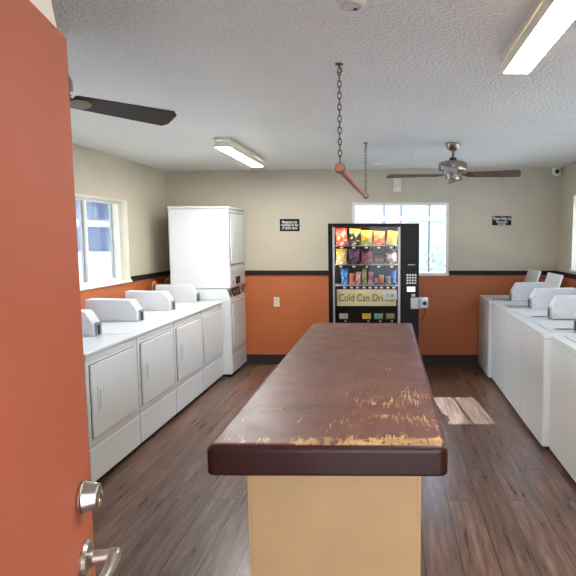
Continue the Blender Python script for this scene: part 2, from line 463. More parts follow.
# orange door -----------------------------------------------------------
hx, hy = -.400, .195
u = Vector((-.2, .835, 0)).normalized(); nrm = Vector((u.y, -u.x, 0))
DW = .859
D = Matrix(((u.x, nrm.x, 0, hx), (u.y, nrm.y, 0, hy), (0, 0, 1, 0), (0, 0, 0, 1)))    # local x along the leaf, y out of the visible face
d = thing('door_1', (hx, hy, 0), 'open orange painted entrance door', 'door', kind='structure')
del d['label'], d['category']
MB().box(0, DW, -.045, 0, .012, 1.99, .002).build('door_leaf', M['door'], d, D)
db = MB().lathe([(.029, 0), (.0315, .003), (.0315, .006), (.029, .008), (.0225, .031), (.020, .033), (.014, .033), (.0135, .0315), (.012, .0315)], (DW-.062, 0, 1.126), (0, 1, 0), 40)
dbo = db.build('deadbolt', M['nickel'], d, D)
MB().box(DW-.0632, DW-.0608, .034, .0362, 1.1185, 1.1325).build('keyhole', M['dark'], dbo, D)
rz = 1.002
lv = MB().lathe([(.034, 0), (.0345, .004), (.031, .010), (.020, .013), (.0135, .017), (.012, .045), (.0135, .047), (.0135, .06), (.010, .063)], (DW-.062, 0, rz), (0, 1, 0), 40)
lv.tube([(DW-.062, .053, rz), (DW-.085, .055, rz), (DW-.12, .054, rz-.001), (DW-.155, .050, rz-.003), (DW-.172, .045, rz-.004)], [.0115, .0115, .0105, .0095, .008], 14)
lv.build('lever_handle', M['nickel'], d, D)
for z in (.25, 1.0, 1.75):
    MB().cyl((-.006, -.006, z-.05), (-.006, -.006, z+.05), .006, seg=12).build('hinge', M['nickel'], d, D)
# closer arm from the door top to the frame head
MB().prism([(.30, 1.992), (.835, 1.992), (.80, 2.052), (.30, 2.052)], 1, -.040, -.006, .003).build('door_closer', M['cream'], d, D)
MB().prism([(.8365, 1.992), (.844, 1.992), (.820, 2.03), (.8143, 2.03)], 1, -.038, -.008).build('closer_end', M['dark'], d, D)
# door frame in the doorway
df = thing('trim_6', (.04, YF, 0), None, None, kind='structure')
f = MB()
f.box(DO[0], DO[0]+.018, YF-.12, YF+.008, 0, DO[3]); f.box(DO[1]-.03, DO[1], YF-.12, YF+.008, 0, DO[3]); f.box(DO[0]+.018, DO[1]-.03, YF-.12, YF+.008, DO[3]-.03, DO[3])
f.build('door_frame', M['cream'], df)

# ------------------------------------------------------------------ island counter
TX0, TX1, TY0, TY1 = -.637, .211, 1.785, 4.46
t = thing('island_counter', (-.213, 3.12, 0), 'long worn maroon-topped island counter on a tan pedestal', 'counter')
slab = MB()
tb = bmesh.new(); bmesh.ops.create_cube(tb, size=1)
for v in tb.verts: v.co = Vector((TX0+(v.co.x+.5)*(TX1-TX0), TY0+(v.co.y+.5)*(TY1-TY0), .787+(v.co.z+.5)*.113))
ve = [e for e in tb.edges if abs(e.verts[0].co.z-e.verts[1].co.z) > .05]
bmesh.ops.bevel(tb, geom=ve, offset=.03, segments=5, profile=.5, affect='EDGES')
he = [e for e in tb.edges if e.verts[0].co.z > .899 and e.verts[1].co.z > .899]
bmesh.ops.bevel(tb, geom=he, offset=.028, segments=5, profile=.5, affect='EDGES')
he = [e for e in tb.edges if e.verts[0].co.z < .788 and e.verts[1].co.z < .788]
bmesh.ops.bevel(tb, geom=he, offset=.012, segments=3, profile=.5, affect='EDGES')
slab._add(tb)
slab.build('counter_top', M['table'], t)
MB().box(-.558, .128, 2.055, 4.25, 0.0, .787, .006).build('pedestal', M['tan'], t)
MB().box(-.563, -.548, 2.048, 2.065, 0, .786, .002).build('corner_trim', M['tan'], t)
MB().box(.118, .133, 2.048, 2.065, 0, .786, .002).build('corner_trim', M['tan'], t)

# ------------------------------------------------------------------ machines of the left row
def coin_slide(mb_parent, x, y, z, s, root_parent):
    """metal coin slide on the front of a meter box facing s*x"""
    a, b = sorted((x, x+s*.016))
    p = MB().box(a, b, y-.035, y+.035, z-.05, z+.055, .004).build('coin_slide', M['steel'], root_parent)
    a, b = sorted((x+s*.0155, x+s*.019))
    MB().box(a, b, y-.024, y+.004, z-.036, z+.036, .001).build('coin_slot', M['dark'], p)
    return p

def front_loader(y0, label):
    L = .685
    t = thing('dryer', (XD-.34, y0+L/2, 0), label, 'dryer', 'white front loading machines along the left wall')
    xb = XD-.69
    y1 = y0+L
    MB().box(xb, XD-.012, y0, y1, .035, .868, .006).build('cabinet', M['white'], t)
    MB().box(xb, XD+.006, y0-.002, y1+.002, .869, .893, .008, 3).build('machine_top', M['white'], t)
    MB().box(XD-.0115, XD-.002, y0+.004, y1-.004, .835, .866, .002).build('top_band', M['white'], t)
    MB().box(XD-.0115, XD, y0+.003, y1-.003, .04, .262, .005).build('lower_panel', M['white'], t)
    MB().box(xb+.05, XD-.03, y0+.02, y1-.02, 0.0, .0345).build('plinth', M['gap'], t)
    # door frame plate with a dark reveal, then the door itself
    MB().box(XD-.0115, XD-.004, y0+.003, y1-.003, .268, .832, .003).build('front_panel', M['white'], t)
    g = MB().box(XD-.0038, XD-.0028, y0+.0365, y1-.039, .3245, .8090).build('door_gap', M['gap'], t)
    dr = MB().box(XD-.0026, XD+.012, y0+.0375, y1-.0415, .3275, .8065, .006, 3).build('door', M['white'], t)
    h = MB().box(XD+.0125, XD+.017, y0+.095, y0+.165, .495, .655, .004)
    h.build('handle', M['white_b'], dr)
    MB().box(XD+.0172, XD+.026, y0+.112, y0+.148, .515, .635, .007, 3).build('handle_grip', M['white_b'], dr)
    for z in (.40, .735):
        MB().box(XD-.0025, XD+.008, y1-.040, y1-.031, z-.028, z+.028, .002).build('hinge', M['steel'], t)
    # coin meter box standing on the top
    prof = [(-2.61, .8935), (-2.165, .8935), (-2.165, .985), (-2.225, 1.078), (-2.61, 1.085)]
    mb = MB().prism(prof, 1, y1-.105, y1+.012, .008, 2).build('meter_box', M['white_b'], t)
    coin_slide(mb, -2.164, y1-.042, .935, 1, mb)
    MB().cyl((-2.196, y1-.106, 1.005), (-2.196, y1-.108, 1.005), .006, seg=12).build('screw', M['steel'], mb)
    return t
labels = ['white front loading dryer closest to the open orange door',
          'second white front loading dryer from the orange door',
          'third white front loading dryer, between the second and the last of the low row',
          'last low white dryer in the row, right beside the tall stacked unit']
dy0 = 3.266
dproto = front_loader(dy0, labels[0])
for k in range(1, 4):
    c = copy_tree(dproto, loc=(dproto.location.x, dproto.location.y+.694*k, 0)); c['label'] = labels[k]

# stacked unit in the corner
SX, SY0, SY1 = -1.80, 6.055, 6.68
s = thing('stacked_dryer', (SX-.34, 6.37, 0), 'tall white stacked washer and dryer tower in the back left corner', 'dryer')
xb = SX-.68
MB().box(xb, SX-.012, SY0, SY1, .03, .90, .006).build('lower_cabinet', M['white'], s)
MB().box(xb+.05, SX-.04, SY0+.02, SY1-.02, 0, .0295).build('plinth', M['gap'], s)
MB().box(SX-.0115, SX, SY0+.003, SY1-.003, .04, .268, .005).build('lower_panel', M['white'], s)
MB().box(SX-.0115, SX-.004, SY0+.003, SY1-.003, .275, .898, .003).build('front_panel', M['white'], s)
MB().box(SX-.0038, SX-.0028, SY0+.033, SY1-.033, .315, .86).build('door_gap', M['gap'], s)
ld = MB().box(SX-.0026, SX+.010, SY0+.038, SY1-.038, .32, .855, .006, 3).build('lower_door', M['white'], s)
MB().box(SX+.0102, SX+.020, SY0+.10, SY0+.14, .55, .70, .006, 3).build('handle', M['white_b'], ld)
prof = [(xb, .901), (SX-.006, .901), (SX-.045, 1.03), (xb, 1.03)]
cp = MB().prism(prof, 1, SY0, SY1, .004).build('control_console', M['white'], s)
sl = Matrix.Translation((SX-.0255, 0, .9655)) @ Euler((0, -math.atan2(.039, .129), 0)).to_matrix().to_4x4()
MB().box(.0006, .008, SY0+.13, SY0+.46, -.042, .052, .003).build('control_plate', M['dark'], cp, sl)
for k, (yy, zz) in enumerate(((.19, .012), (.26, .0), (.36, .012))):
    MB().box(.0085, .013, SY0+yy-.02, SY0+yy+.02, zz-.018, zz+.018, .002).build('coin_slide', M['steel'] if k != 1 else M['bronze'], cp, sl)
MB().box(.0006, .010, SY0+.045, SY0+.075, -.04, .03, .002).build('coin_slide', M['dark'], cp, sl)
MB().box(.0006, .010, SY1-.085, SY1-.055, -.04, .03, .002).build('coin_slide', M['dark'], cp, sl)
MB().box(xb-.005, SX-.004, SY0-.006, SY1, 1.034, 1.935, .008, 3).build('upper_cabinet', M['white'], s)
MB().box(xb-.012, SX+.010, SY0-.010, SY1+.002, 1.936, 1.968, .012, 3).build('top_cap', M['white'], s)
MB().box(SX-.0035, SX+.004, SY0, SY1-.006, 1.045, 1.275, .004).build('upper_control_panel', M['white'], s)
MB().box(SX+.0042, SX+.010, SY0+.20, SY0+.37, 1.07, 1.155, .003).build('control_plate', M['dark'], s)
MB().cyl((SX+.0042, SY0+.09, 1.10), (SX+.009, SY0+.09, 1.10), .011, seg=14).build('lock', M['dark'], s)
MB().box(SX-.0035, SX-.001, SY0+.02, SY1-.02, 1.30, 1.90).build('door_gap', M['gap'], s)
ud = MB().box(SX-.0005, SX+.012, SY0+.026, SY1-.026, 1.307, 1.893, .006, 3).build('upper_door', M['white'], s)
MB().box(SX+.0122, SX+.018, SY0+.10, SY0+.155, 1.52, 1.68, .004).build('handle', M['grey_plastic'], ud)

# tan hose looping up behind the low row
hp = [(-2.66, 5.97, .02), (-2.66, 5.97, .9)] + [(-2.66, 6.03-.06*math.cos(math.pi*k/10), 1.045+.065*math.sin(math.pi*k/10)) for k in range(11)]
hp += [(-2.66, 6.10, .92), (-2.665, 6.18, .80), (-2.67, 6.27, .80), (-2.67, 6.34, .92)] + [(-2.67, 6.43-.08*math.cos(math.pi*k/10), 1.04+.075*math.sin(math.pi*k/10)) for k in range(11)] + [(-2.67, 6.51, .9), (-2.67, 6.51, .02)]
tag(MB().tube(hp, .016, 10).build('hose', M['hose']), 'tan hose loop rising behind the dryers by the stacked unit', 'hose')

# ------------------------------------------------------------------ top loading washers, right row
def washer(y0, label, xf=XW, open_lid=False, dep=.70):
    L = .66
    y1 = y0+L
    t = thing('washing_machine', (xf+.35, y0+L/2, 0), label, 'washing machine', 'white top loading washers along the right wall')
    xb = xf+dep
    MB().box(xf+.006, xb, y0, y1, .03, .862, .008, 2).build('cabinet', M['white'], t)
    MB().box(xf+.06, xb-.03, y0+.03, y1-.03, 0, .0295).build('plinth', M['gap'], t)
    MB().box(xf, xf+.0058, y0+.006, y1-.006, .04, .852, .0025).build('front_panel', M['white'], t)
    # top with a recessed opening for the lid
    top = MB()
    lx0, lx1, ly0, ly1 = xf+.07, xf+.47, y0+.12, y1-.055
    if open_lid:
        top.box(xf-.004, lx0, y0-.002, y1+.002, .863, .905, .008, 3)
        top.box(lx1, xb, y0-.002, y1+.002, .863, .905, .008, 3)
        top.box(lx0-.01, lx1+.01, y0-.002, ly0, .863, .905, .008, 3)
        top.box(lx0-.01, lx1+.01, ly1, y1+.002, .863, .905, .008, 3)
        top.build('machine_top', M['white'], t)
        tu = MB().lathe([(.10, .8625), (.19, .8625), (.19, .874), (.18, .876), (.175, .866), (.10, .866)], ((lx0+lx1)/2, (ly0+ly1)/2, 0))
        tu.build('tub_ring', M['steel'], t)
        # raised lid leaning back on its rear hinge
        lm = Matrix.Translation((lx1+.022, 0, .912)) @ Euler((0, R(-76), 0)).to_matrix().to_4x4()
        lid = MB().box(-.004, .335, ly0+.006, ly1-.006, -.012, .012, .008, 3)
        lo = lid.build('lid', M['white_b'], t, Matrix.Translation((lx1+.03, 0, .914)) @ Matrix.Rotation(R(-73), 4, 'Y'))
        lt = MB()
        for k in range(5):
            lt.box(.10+k*.035, .112+k*.035, ly0+.12, ly1-.12-.03*(k % 2), .0122, .0128)
        lt.build('lid_instructions', M['grey_plastic'], lo, Matrix.Translation((lx1+.03, 0, .914)) @ Matrix.Rotation(R(-73), 4, 'Y'))
    else:
        top.box(xf-.004, xb, y0-.002, y1+.002, .863, .898, .008, 3).build('machine_top', M['white'], t)
        lid = MB().box(lx0, lx1, ly0, ly1, .8985, .908, .004, 2).build('lid', M['white'], t)
        sl = MB().prism([(xf+.12+.08*(1+math.cos(a)), y0+.165+.03*math.sin(a)) for a in [2*math.pi*i/24 for i in range(24)]], 2, .9083, .9092)
        sl.build('finger_slot', M['dark'], lid)
    # meter box at the user's right hand
    mx = xf+.265
    prof = [(xb, .906), (mx, .906), (mx-.008, 1.02), (mx+.045, 1.108), (xb, 1.112)]
    mb = MB().prism(prof, 1, y0+.012, y0+.115, .007, 2).build('meter_box', M['white_b'], t)
    MB().cyl((mx+.022, y0+.0118, .945), (mx+.022, y0+.009, .945), .008, seg=12).build('screw', M['steel'], mb)
    MB().cyl((mx+.030, y0+.0118, 1.03), (mx+.030, y0+.009, 1.03), .006, seg=12).build('screw', M['steel'], mb)
    coin_slide(mb, mx-.004, y0+.062, .955, -1, mb)
    return t
w1 = washer(5.935, 'farthest white top loading washer, lid raised, against the back wall', xf=1.135, open_lid=True)
w2 = copy_tree(w1, loc=(w1.location.x+.035, 5.265+.33, 0)); w2['label'] = 'white top loading washer with raised lid, second from the back wall'
w3 = washer(4.598, 'middle white top loading washer of the right row, third from the back wall')
w4 = copy_tree(w3, loc=(w3.location.x, 3.932+.33, 0)); w4['label'] = 'white top loading washer second nearest the camera in the right row'
w5 = copy_tree(w3, loc=(w3.location.x+.045, 3.235+.33, 0)); w5['label'] = 'nearest white top loading washer, cut off by the right edge'

# ------------------------------------------------------------------ vending machine
VX0, VX1, VY0, VY1, VZ = -.645, .335, 5.75, 6.50, 1.765
GX0, GX1, GZ0, GZ1 = -.578, .105, .70, 1.725
v = thing('vending_machine', ((VX0+VX1)/2, 6.1, 0), 'black glass-front snack vending machine in front of the back window', 'vending machine')
cb = MB()
cb.box(VX0, VX0+.03, VY0+.05, VY1, .06, VZ, .006)
cb.box(.15, VX1, VY0+.05, VY1, .06, VZ, .006)
cb.box(VX0+.03, .15, VY1-.03, VY1, .06, VZ)
cb.box(VX0+.03, .15, VY0+.05, VY1-.03, VZ-.03, VZ)
cb.box(VX0+.03, .15, VY0+.05, VY1-.03, .06, .42)
cb.build('cabinet', M['black'], v)
MB().box(VX0+.03, VX1-.03, VY0+.09, VY1-.05, 0, .0595).build('plinth', M['gap'], v)
lin = MB()
lin.box(VX0+.031, .149, VY1-.27, VY1-.255, .43, VZ-.032)
lin.box(VX0+.031, VX0+.036, VY0+.06, VY1-.27, .43, VZ-.032); lin.box(.144, .149, VY0+.06, VY1-.27, .43, VZ-.032)
lin.build('inner_lining', plain('vending_lining', srgb(70, 66, 64), .6), v)
tt = MB().box(VX0+.05, .13, VY0+.06, VY0+.10, VZ-.0335, VZ-.0305, .001).build('inner_light', M['vend_tube'], v)
for a, b in ((-.606, -.590), (.117, .131)):  # hidden side lights added to brighten the shelves
    MB().box(a, b, VY0+.052, VY0+.064, .95, 1.70, .003).build('inner_light', M['vend_fill'], v)
# front door: frame, silver strips, glass
dm = MB()
dm.box(VX0, -.598, VY0, VY0+.049, .10, VZ, .004)
dm.box(-.5975, .1335, VY0+.006, VY0+.049, 1.728, VZ, .003)
dm.box(-.5975, .1335, VY0+.006, VY0+.049, .10, .50, .003)
dm.build('door_frame', M['black'], v)
for a, b in ((-.597, -.576), (.107, .1342)):
    MB().box(a, b, VY0-.004, VY0+.03, .502, 1.7275, .003).build('trim_strip', M['steel'], v)
MB().box(-.575, .106, VY0+.012, VY0+.017, .502, 1.727).build('glass', M['vend_glass'], v)
cpn = MB().box(.1345, VX1, VY0-.004, VY0+.049, .10, VZ, .006, 3).build('control_panel', M['black'], v)
# bill acceptor, keypad, display, coin slot
kx = .255
MB().box(kx-.055, kx+.05, VY0-.012, VY0-.0045, 1.285, 1.36, .004).build('bill_acceptor', M['dark'], cpn)
MB().box(kx-.04, kx+.035, VY0-.0135, VY0-.0122, 1.318, 1.326).build('bill_slot', M['steel'], cpn)
MB().box(kx-.055, kx+.05, VY0-.010, VY0-.0045, 1.235, 1.262, .003).build('card_reader', M['dark'], cpn)
kp = MB().box(kx-.058, kx+.055, VY0-.008, VY0-.0045, 1.11, 1.228, .002).build('keypad', M['dark'], cpn)
for r_ in range(4):
    for c_ in range(4):
        xx, zz = kx-.044+c_*.0285, 1.124+r_*.0295
        MB().box(xx-.010, xx+.010, VY0-.0105, VY0-.0082, zz-.0095, zz+.0095, .001).build('key', M['grey_plastic'], kp)
MB().box(kx-.05, kx+.04, VY0-.007, VY0-.0045, 1.03, 1.085, .001).build('display', M['lcd'], cpn)
MB().box(kx+.0, kx+.04, VY0-.008, VY0-.0045, .975, 1.005, .002).build('coin_slot', M['steel'], cpn)
MB().cyl((kx-.03, VY0-.0045, .965), (kx-.03, VY0-.009, .965), .012, seg=16).build('return_button', M['dark'], cpn)
# lock cover bolted over the right edge
lc = MB().box(.245, .334, VY0-.035, VY0-.0045, .845, .968, .005)
lc.box(.336, .352, VY0-.03, VY0+.04, .85, .963, .003)
lc.box(.352, .435, VY0-.04, VY0+.03, .852, .964, .012, 3)
lco = lc.build('lock_cover', M['steel'], v); lco['label'] = 'grey steel lock cover'
MB().cyl((.395, VY0-.041, .908), (.395, VY0-.046, .908), .022, seg=20).build('lock_face', M['dark'], lco)
MB().tube([(.40, VY0-.01, .851), (.402, VY0-.012, .82), (.392, VY0-.01, .78), (.376, VY0, .74), (.36, VY0+.03, .70)], .005, 8).build('lock_cable', M['dark'], lco)
# shelves
YS0, YS1 = VY0+.075, VY1-.275
shelf_z = [1.525, 1.318, 1.088]
slots = [[-.505, -.372, -.235, -.10, .035], [-.515, -.372, -.232, -.10, .04], [-.475, -.40, -.335, -.262, -.196, -.13, -.072, .0, .065]]
for z, xs in zip(shelf_z, slots):
    sh = MB().box(-.608, .142, YS0, YS1, z-.014, z-.002, .001).build('shelf', M['grey_plastic'], v)
    MB().box(-.608, .142, YS0-.012, YS0-.001, z-.034, z-.004, .002).build('price_rail', M['dark'], sh)
    for x in xs:
        MB().box(x-.016, x+.016, YS0-.0145, YS0-.0125, z-.028, z-.012).build('price_tag', M['paper'], sh)
        co = [(x+.024*math.cos(a), YS0-.004+.006*a/math.pi, z+.026+.024*math.sin(a)) for a in [i*math.pi/8 for i in range(0, 38)]]
        MB().tube(co, .0022, 6).build('coil', M['steel'], sh)
# drink panel and sign
bx = MB().box(-.608, .142, VY0+.045, VY0+.06, .43, 1.055, .003).build('lower_front', M['black'], v)
sg = MB().box(-.56, .090, VY0+.036, VY0+.0445, .868, 1.050, .003).build('drinks_sign', plain('gold_sign_panel', srgb(232, 216, 166), .5), v)
text_mesh('sign_lettering', 'Cold Can Drinks', .115, M['ink'], sg, (-.237, VY0+.0345, .955), width=.60)
nt_ = MB().box(-.056, .100, VY0+.026, VY0+.0275, .938, 1.036).build('paper_note', M['paper'], v, Matrix.Translation((.02, 0, .99)) @ Matrix.Rotation(R(-3), 4, 'Y') @ Matrix.Translation((-.02, 0, -.99)))
text_mesh('note_lettering', '$1.00', .045, M['ink'], nt_, (.02, VY0+.0252, .985), width=.085)
for x, c, l in ((-.487, (190, 190, 186), 'grey'), (-.235, (214, 176, 70), 'yellow'), (-.103, (130, 160, 130), 'green'), (.025, (150, 140, 112), 'tan')):
    p = MB().box(x-.048, x+.048, VY0+.036, VY0+.0445, .725, .785, .004).build('drink_button', plain('drink_button_'+l, srgb(*c), .4, var=.3, vscale=40), v)
    p['label'] = l + ' drink selection button'
    MB().cyl((x+.02, VY0+.0445, .70), (x+.02, VY0+.036, .70), .012, seg=12).build('select_knob', M['steel'], v)

# snacks ----------------------------------------------------------------
def bag(x, z, wd, ht, cols, label, name='snack_bag', cat='snack bag', tilt=0, th=.055, y=None, grp='snack bags behind the vending glass'):
    nx, nz = 10, 14
    t = bmesh.new(); fr, bk = [], []
    for j in range(nz+1):
        vz = j/nz; rf, rb = [], []
        edge = min(vz, 1-vz)
        crimp = edge < .06
        puff = (max(0, edge-.05)/.45)**.55 if not crimp else 0
        for i in range(nx+1):
            uu = i/nx*2-1
            wloc = wd/2*(1-.08*puff)
            dth = th/2*puff*(max(0, 1-abs(uu)**2.2))**.6 + .0012 + (0.0012*math.cos(uu*34) if crimp else 0)
            X = wloc*uu; Z = ht*vz + .004*math.sin(uu*5+vz*9)*puff
            rf.append(t.verts.new((X, -dth, Z))); rb.append(t.verts.new((X, dth, Z)))
        fr.append(rf); bk.append(rb)
    for j in range(nz):
        for i in range(nx):
            t.faces.new((fr[j][i], fr[j][i+1], fr[j+1][i+1], fr[j+1][i])); t.faces.new((bk[j][i+1], bk[j][i], bk[j+1][i], bk[j+1][i+1]))
        t.faces.new((bk[j][0], fr[j][0], fr[j+1][0], bk[j+1][0])); t.faces.new((fr[j][nx], bk[j][nx], bk[j+1][nx], fr[j+1][nx]))
    for i in range(nx):
        t.faces.new((fr[0][i+1], fr[0][i], bk[0][i], bk[0][i+1])); t.faces.new((fr[nz][i], fr[nz][i+1], bk[nz][i+1], bk[nz][i]))
    mb = MB(); mb._add(t)
    o = mb.build(name, band_mat('foil_'+label.replace(' ', '_')[:40], *[srgb(*c) for c in cols]), angle=60)
    o.location = (x, y if y else YS0+.075, z+.001+wd/2*abs(math.sin(R(tilt)))); o.rotation_euler = (R(-3), R(tilt), 0)
    return tag(o, label, cat, grp)
W_ = (236, 232, 224)
r1, r2, r3 = shelf_z
S1 = [(-.505, .132, .185, [(206, 62, 40), (222, 110, 56), (196, 70, 40), W_], 'red and orange chip bag, leftmost on the top vending shelf', -4),
      (-.372, .125, .185, [(232, 190, 70), (58, 54, 46), (44, 42, 40), (226, 214, 170)], 'black and cream chip bag with yellow top, second on the top shelf', 3),
      (-.235, .13, .17, [(240, 186, 60), (240, 170, 50), (150, 165, 60), (240, 210, 120)], 'yellow chip bag with green foot, middle of the top shelf', 0),
      (-.10, .13, .158, [(240, 180, 60), (232, 130, 70), (214, 88, 60), (244, 200, 110)], 'orange chip bag with red lower half on the top shelf', 2),
      (.035, .122, .155, [(244, 180, 48), (240, 170, 60), (190, 180, 90), None], 'golden yellow chip bag, rightmost on the top vending shelf', 8)]
S2 = [(-.515, .125, .175, [(240, 176, 44), (236, 190, 90), (226, 180, 120), (245, 236, 214)], 'yellow popcorn-print snack bag, leftmost on the second shelf', 0),
      (-.372, .13, .18, [(84, 82, 128), (88, 66, 110), (36, 32, 46), (170, 90, 100)], 'purple and black snack bag on the second shelf', 0),
      (-.232, .13, .178, [(60, 36, 44), (160, 78, 104), (140, 92, 70), (190, 120, 140)], 'maroon and pink snack bag in the middle of the second shelf', 0),
      (-.10, .11, .095, [(80, 66, 58), (150, 96, 88), (86, 120, 88), None], 'short green and rose packet on the second shelf under an empty gap', 0),
      (.04, .12, .16, [(70, 56, 54), (200, 176, 170), (120, 80, 78), (216, 200, 196)], 'dark and pale pink snack bag, rightmost on the second shelf', 0)]
S3 = [(-.475, .085, .178, [(44, 120, 200), (40, 110, 196), (40, 96, 180), (120, 190, 236)], 'bright blue snack packet on the third shelf', -2),
      (-.40, .055, .13, [(236, 120, 60), (226, 104, 60), (236, 150, 110), None], 'narrow orange candy packet on the third shelf', 0),
      (-.335, .058, .145, [(224, 170, 180), (214, 150, 160), (180, 110, 120), (240, 226, 226)], 'pale pink candy packet on the third shelf', 4),
      (-.262, .055, .19, [(150, 150, 80), (164, 150, 74), (120, 130, 70), (200, 180, 110)], 'tall olive green candy packet on the third shelf', 0),
      (-.196, .055, .145, [(190, 130, 150), (150, 90, 120), (190, 150, 160), None], 'mauve candy packet right of the olive green one', 3),
      (-.13, .045, .08, [(214, 130, 140), (200, 120, 130), (160, 90, 90), None], 'tiny pink candy packet on the third shelf', 0),
      (-.072, .055, .115, [(206, 150, 110), (196, 136, 100), (170, 112, 80), None], 'tan candy packet on the third shelf', 0),
      (.0, .06, .10, [(140, 140, 142), (120, 120, 124), (150, 150, 150), None], 'grey candy packet on the third shelf', 0),
      (.065, .062, .16, [(40, 84, 150), (50, 100, 170), (36, 70, 130), None], 'dark blue candy packet, rightmost on the third shelf', 0)]
for z, S, th in ((r1, S1, .06), (r2, S2, .06), (r3, S3, .03)):
    for x, wd, ht, cc, lb, ti in S:
        bag(x, z, wd, ht, [c for c in cc if c], lb, tilt=ti, th=th)

# ------------------------------------------------------------------ ceiling things
def ceiling_light(xc, y0, y1, label, wd=.142, drop=.08):
    z = zc(xc); t = thing('ceiling_light', (xc, (y0+y1)/2, z), label, 'ceiling light', 'fluorescent ceiling lights')
    h = wd/2
    b = MB().box(xc-h, xc+h, y0, y1, z-.028, z-.002, .004); b.build('housing', M['cream'], t)
    # wrap lens: bevelled trough hanging below the housing, end caps in white
    i = h-.012; j = h*.80
    prof = [(xc-i, z-.029), (xc+i, z-.029), (xc+j+.004, z-drop+.010), (xc+j, z-drop), (xc-j, z-drop), (xc-j-.004, z-drop+.010)]
    e = .012
    MB().prism(prof, 1, y0+.004, y0+e+.004, .002).build('end_cap', M['ivory'], t)
    MB().prism(prof, 1, y1-e-.004, y1-.004, .002).build('end_cap', M['ivory'], t)
    MB().prism([(xc-j, z-drop-.001), (xc-j, z-drop+.003), (xc+j, z-drop+.003), (xc+j, z-drop-.001)], 1, y0+e+.005, y1-e-.005).build('lens', M['diffuser'], t)
    for sgn in (-1, 1):
        a = [(xc+sgn*i, z-.029), (xc+sgn*(j+.0005), z-drop), (xc+sgn*(j-.003), z-drop+.004), (xc+sgn*(i-.004), z-.029)]
        MB().prism(a, 1, y0+e+.005, y1-e-.005).build('lens_side', M['ivory'], t)
    return t
ceiling_light(-1.385, 4.52, 5.77, 'fluorescent ceiling light above the left dryer row')
ceiling_light(.595, 1.32, 2.585, 'large fluorescent ceiling light at the upper right, near the camera')

def fan(cx, cy, label, a0, nb, blade_r, bmat, zb=2.178, bw=.15):
    z = zc(cx); t = thing('ceiling_fan', (cx, cy, z), label, 'ceiling fan', None)
    MB().lathe([(.068, -.002), (.070, -.012), (.066, -.03), (.050, -.058), (.032, -.068), (.018, -.070)][::-1], (cx, cy, z)).build('canopy', M['bronze'], t)
    MB().cyl((cx, cy, z-.06), (cx, cy, 2.315), .0125).build('downrod', M['bronze'], t)
    MB().lathe([(.028, 2.330), (.034, 2.315), (.034, 2.30)], (cx, cy, 0)).build('rod_collar', M['dark'], t)
    MB().lathe([(.03, 2.300), (.09, 2.297), (.122, 2.285), (.128, 2.265), (.128, 2.228), (.120, 2.212), (.085, 2.202), (.03, 2.20)], (cx, cy, 0), seg=40).build('motor_housing', M['bronze'], t)
    MB().lathe([(.03, 2.199), (.06, 2.197), (.062, 2.15), (.055, 2.135), (.03, 2.128), (.012, 2.124)], (cx, cy, 0)).build('switch_housing', M['bronze'], t)
    for k in range(nb):
        a = R(a0 + 360/nb*k)
        X = Matrix.Translation((cx, cy, zb)) @ Matrix.Rotation(a, 4, 'Z')
        ir = MB()
        ir.prism([(.085, -.016), (.085, .016), (.11, .012), (.135, .036), (.175, .040), (.20, .022), (.208, 0), (.20, -.022), (.175, -.040), (.135, -.036), (.11, -.012)], 2, -.0095, -.0045, .001,
                 mat=Matrix.Rotation(R(-17), 4, 'X'))
        ir.tube([(.075, 0, .014), (.10, 0, .0), (.13, 0, .006)], .010, 8)
        ir.build('blade_iron', M['bronze'], t, X)
        r1_ = blade_r
        pts = [(.128, -.045), (.142, -.052), (r1_-.03, -bw/2), (r1_-.004, -bw/2+.028), (r1_, bw/2-.03), (r1_-.02, bw/2), (.142, .052), (.128, .045)]
        MB().prism(pts, 2, -.0035, .004, .001, mat=Matrix.Rotation(R(-17), 4, 'X')).build('blade', bmat, t, X)
    return t
fan(.583, 4.89, 'ceiling fan with brushed metal motor near the back window', -10, 4, .60, M['blade_grey'])
fan(-1.44, 2.245, 'ceiling fan mostly hidden by the open door, one dark blade showing', 51, 3, .59, M['blade'], zb=2.20)

# hanging rod on two chains
ra, rb = Vector((-.236, 2.66, 1.957)), Vector((-.20, 4.83, 1.985))
dd = (rb-ra).normalized()
rod = thing('hanging_rod', tuple(ra), 'long round wooden clothes rod hanging on two chains above the counter', 'clothes rod')
MB().cyl(ra-dd*.04, rb+dd*.04, .0195, seg=20, bev=.003).build('rod', M['rod'], rod)
for p in (ra, rb):
    q = MB(); q.tube([p+Vector((.0235*math.cos(a), 0, .0235*math.sin(a))) for a in [2*math.pi*i/20 for i in range(20)]], .0035, 8, True)
    q.build('ring', M['chain'], rod)
def chain(p, ztop, label):
    ln = .036; n = max(2, round((ztop-.03-(p.z+.026))/(ln*.74)))
    t = thing('hanging_chain', (p.x, p.y, ztop), label, 'chain', 'chains of the clothes rod')
    step = (ztop-.03-(p.z+.026))/n
    m = MB()
    for k in range(n):
        zz = p.z+.030+step*(k+.5)
        pts = []
        for i in range(16):
            a = 2*math.pi*i/16
            lx, lz = .0085*math.cos(a), (step*.62)*math.sin(a)
            pts.append((p.x+(lx if k % 2 else 0), p.y+(0 if k % 2 else lx), zz+lz))
        m.tube(pts, .0028, 6, True)
    m.build('links', M['chain'], t)
    h = MB().lathe([(.020, ztop-.001), (.020, ztop-.005), (.006, ztop-.008), (.005, ztop-.018)], (p.x, p.y, 0), seg=16)
    h.tube([(p.x, p.y, ztop-.016), (p.x+.012, p.y, ztop-.022), (p.x+.014, p.y, ztop-.034), (p.x, p.y, ztop-.044), (p.x-.010, p.y, ztop-.038)], .0035, 8)
    h.build('ceiling_hook', M['chain'], t)
    return t
chain(ra, zc(ra.x)-.001, 'nearer of two chains, thick links, holding the front end of the wooden rod')
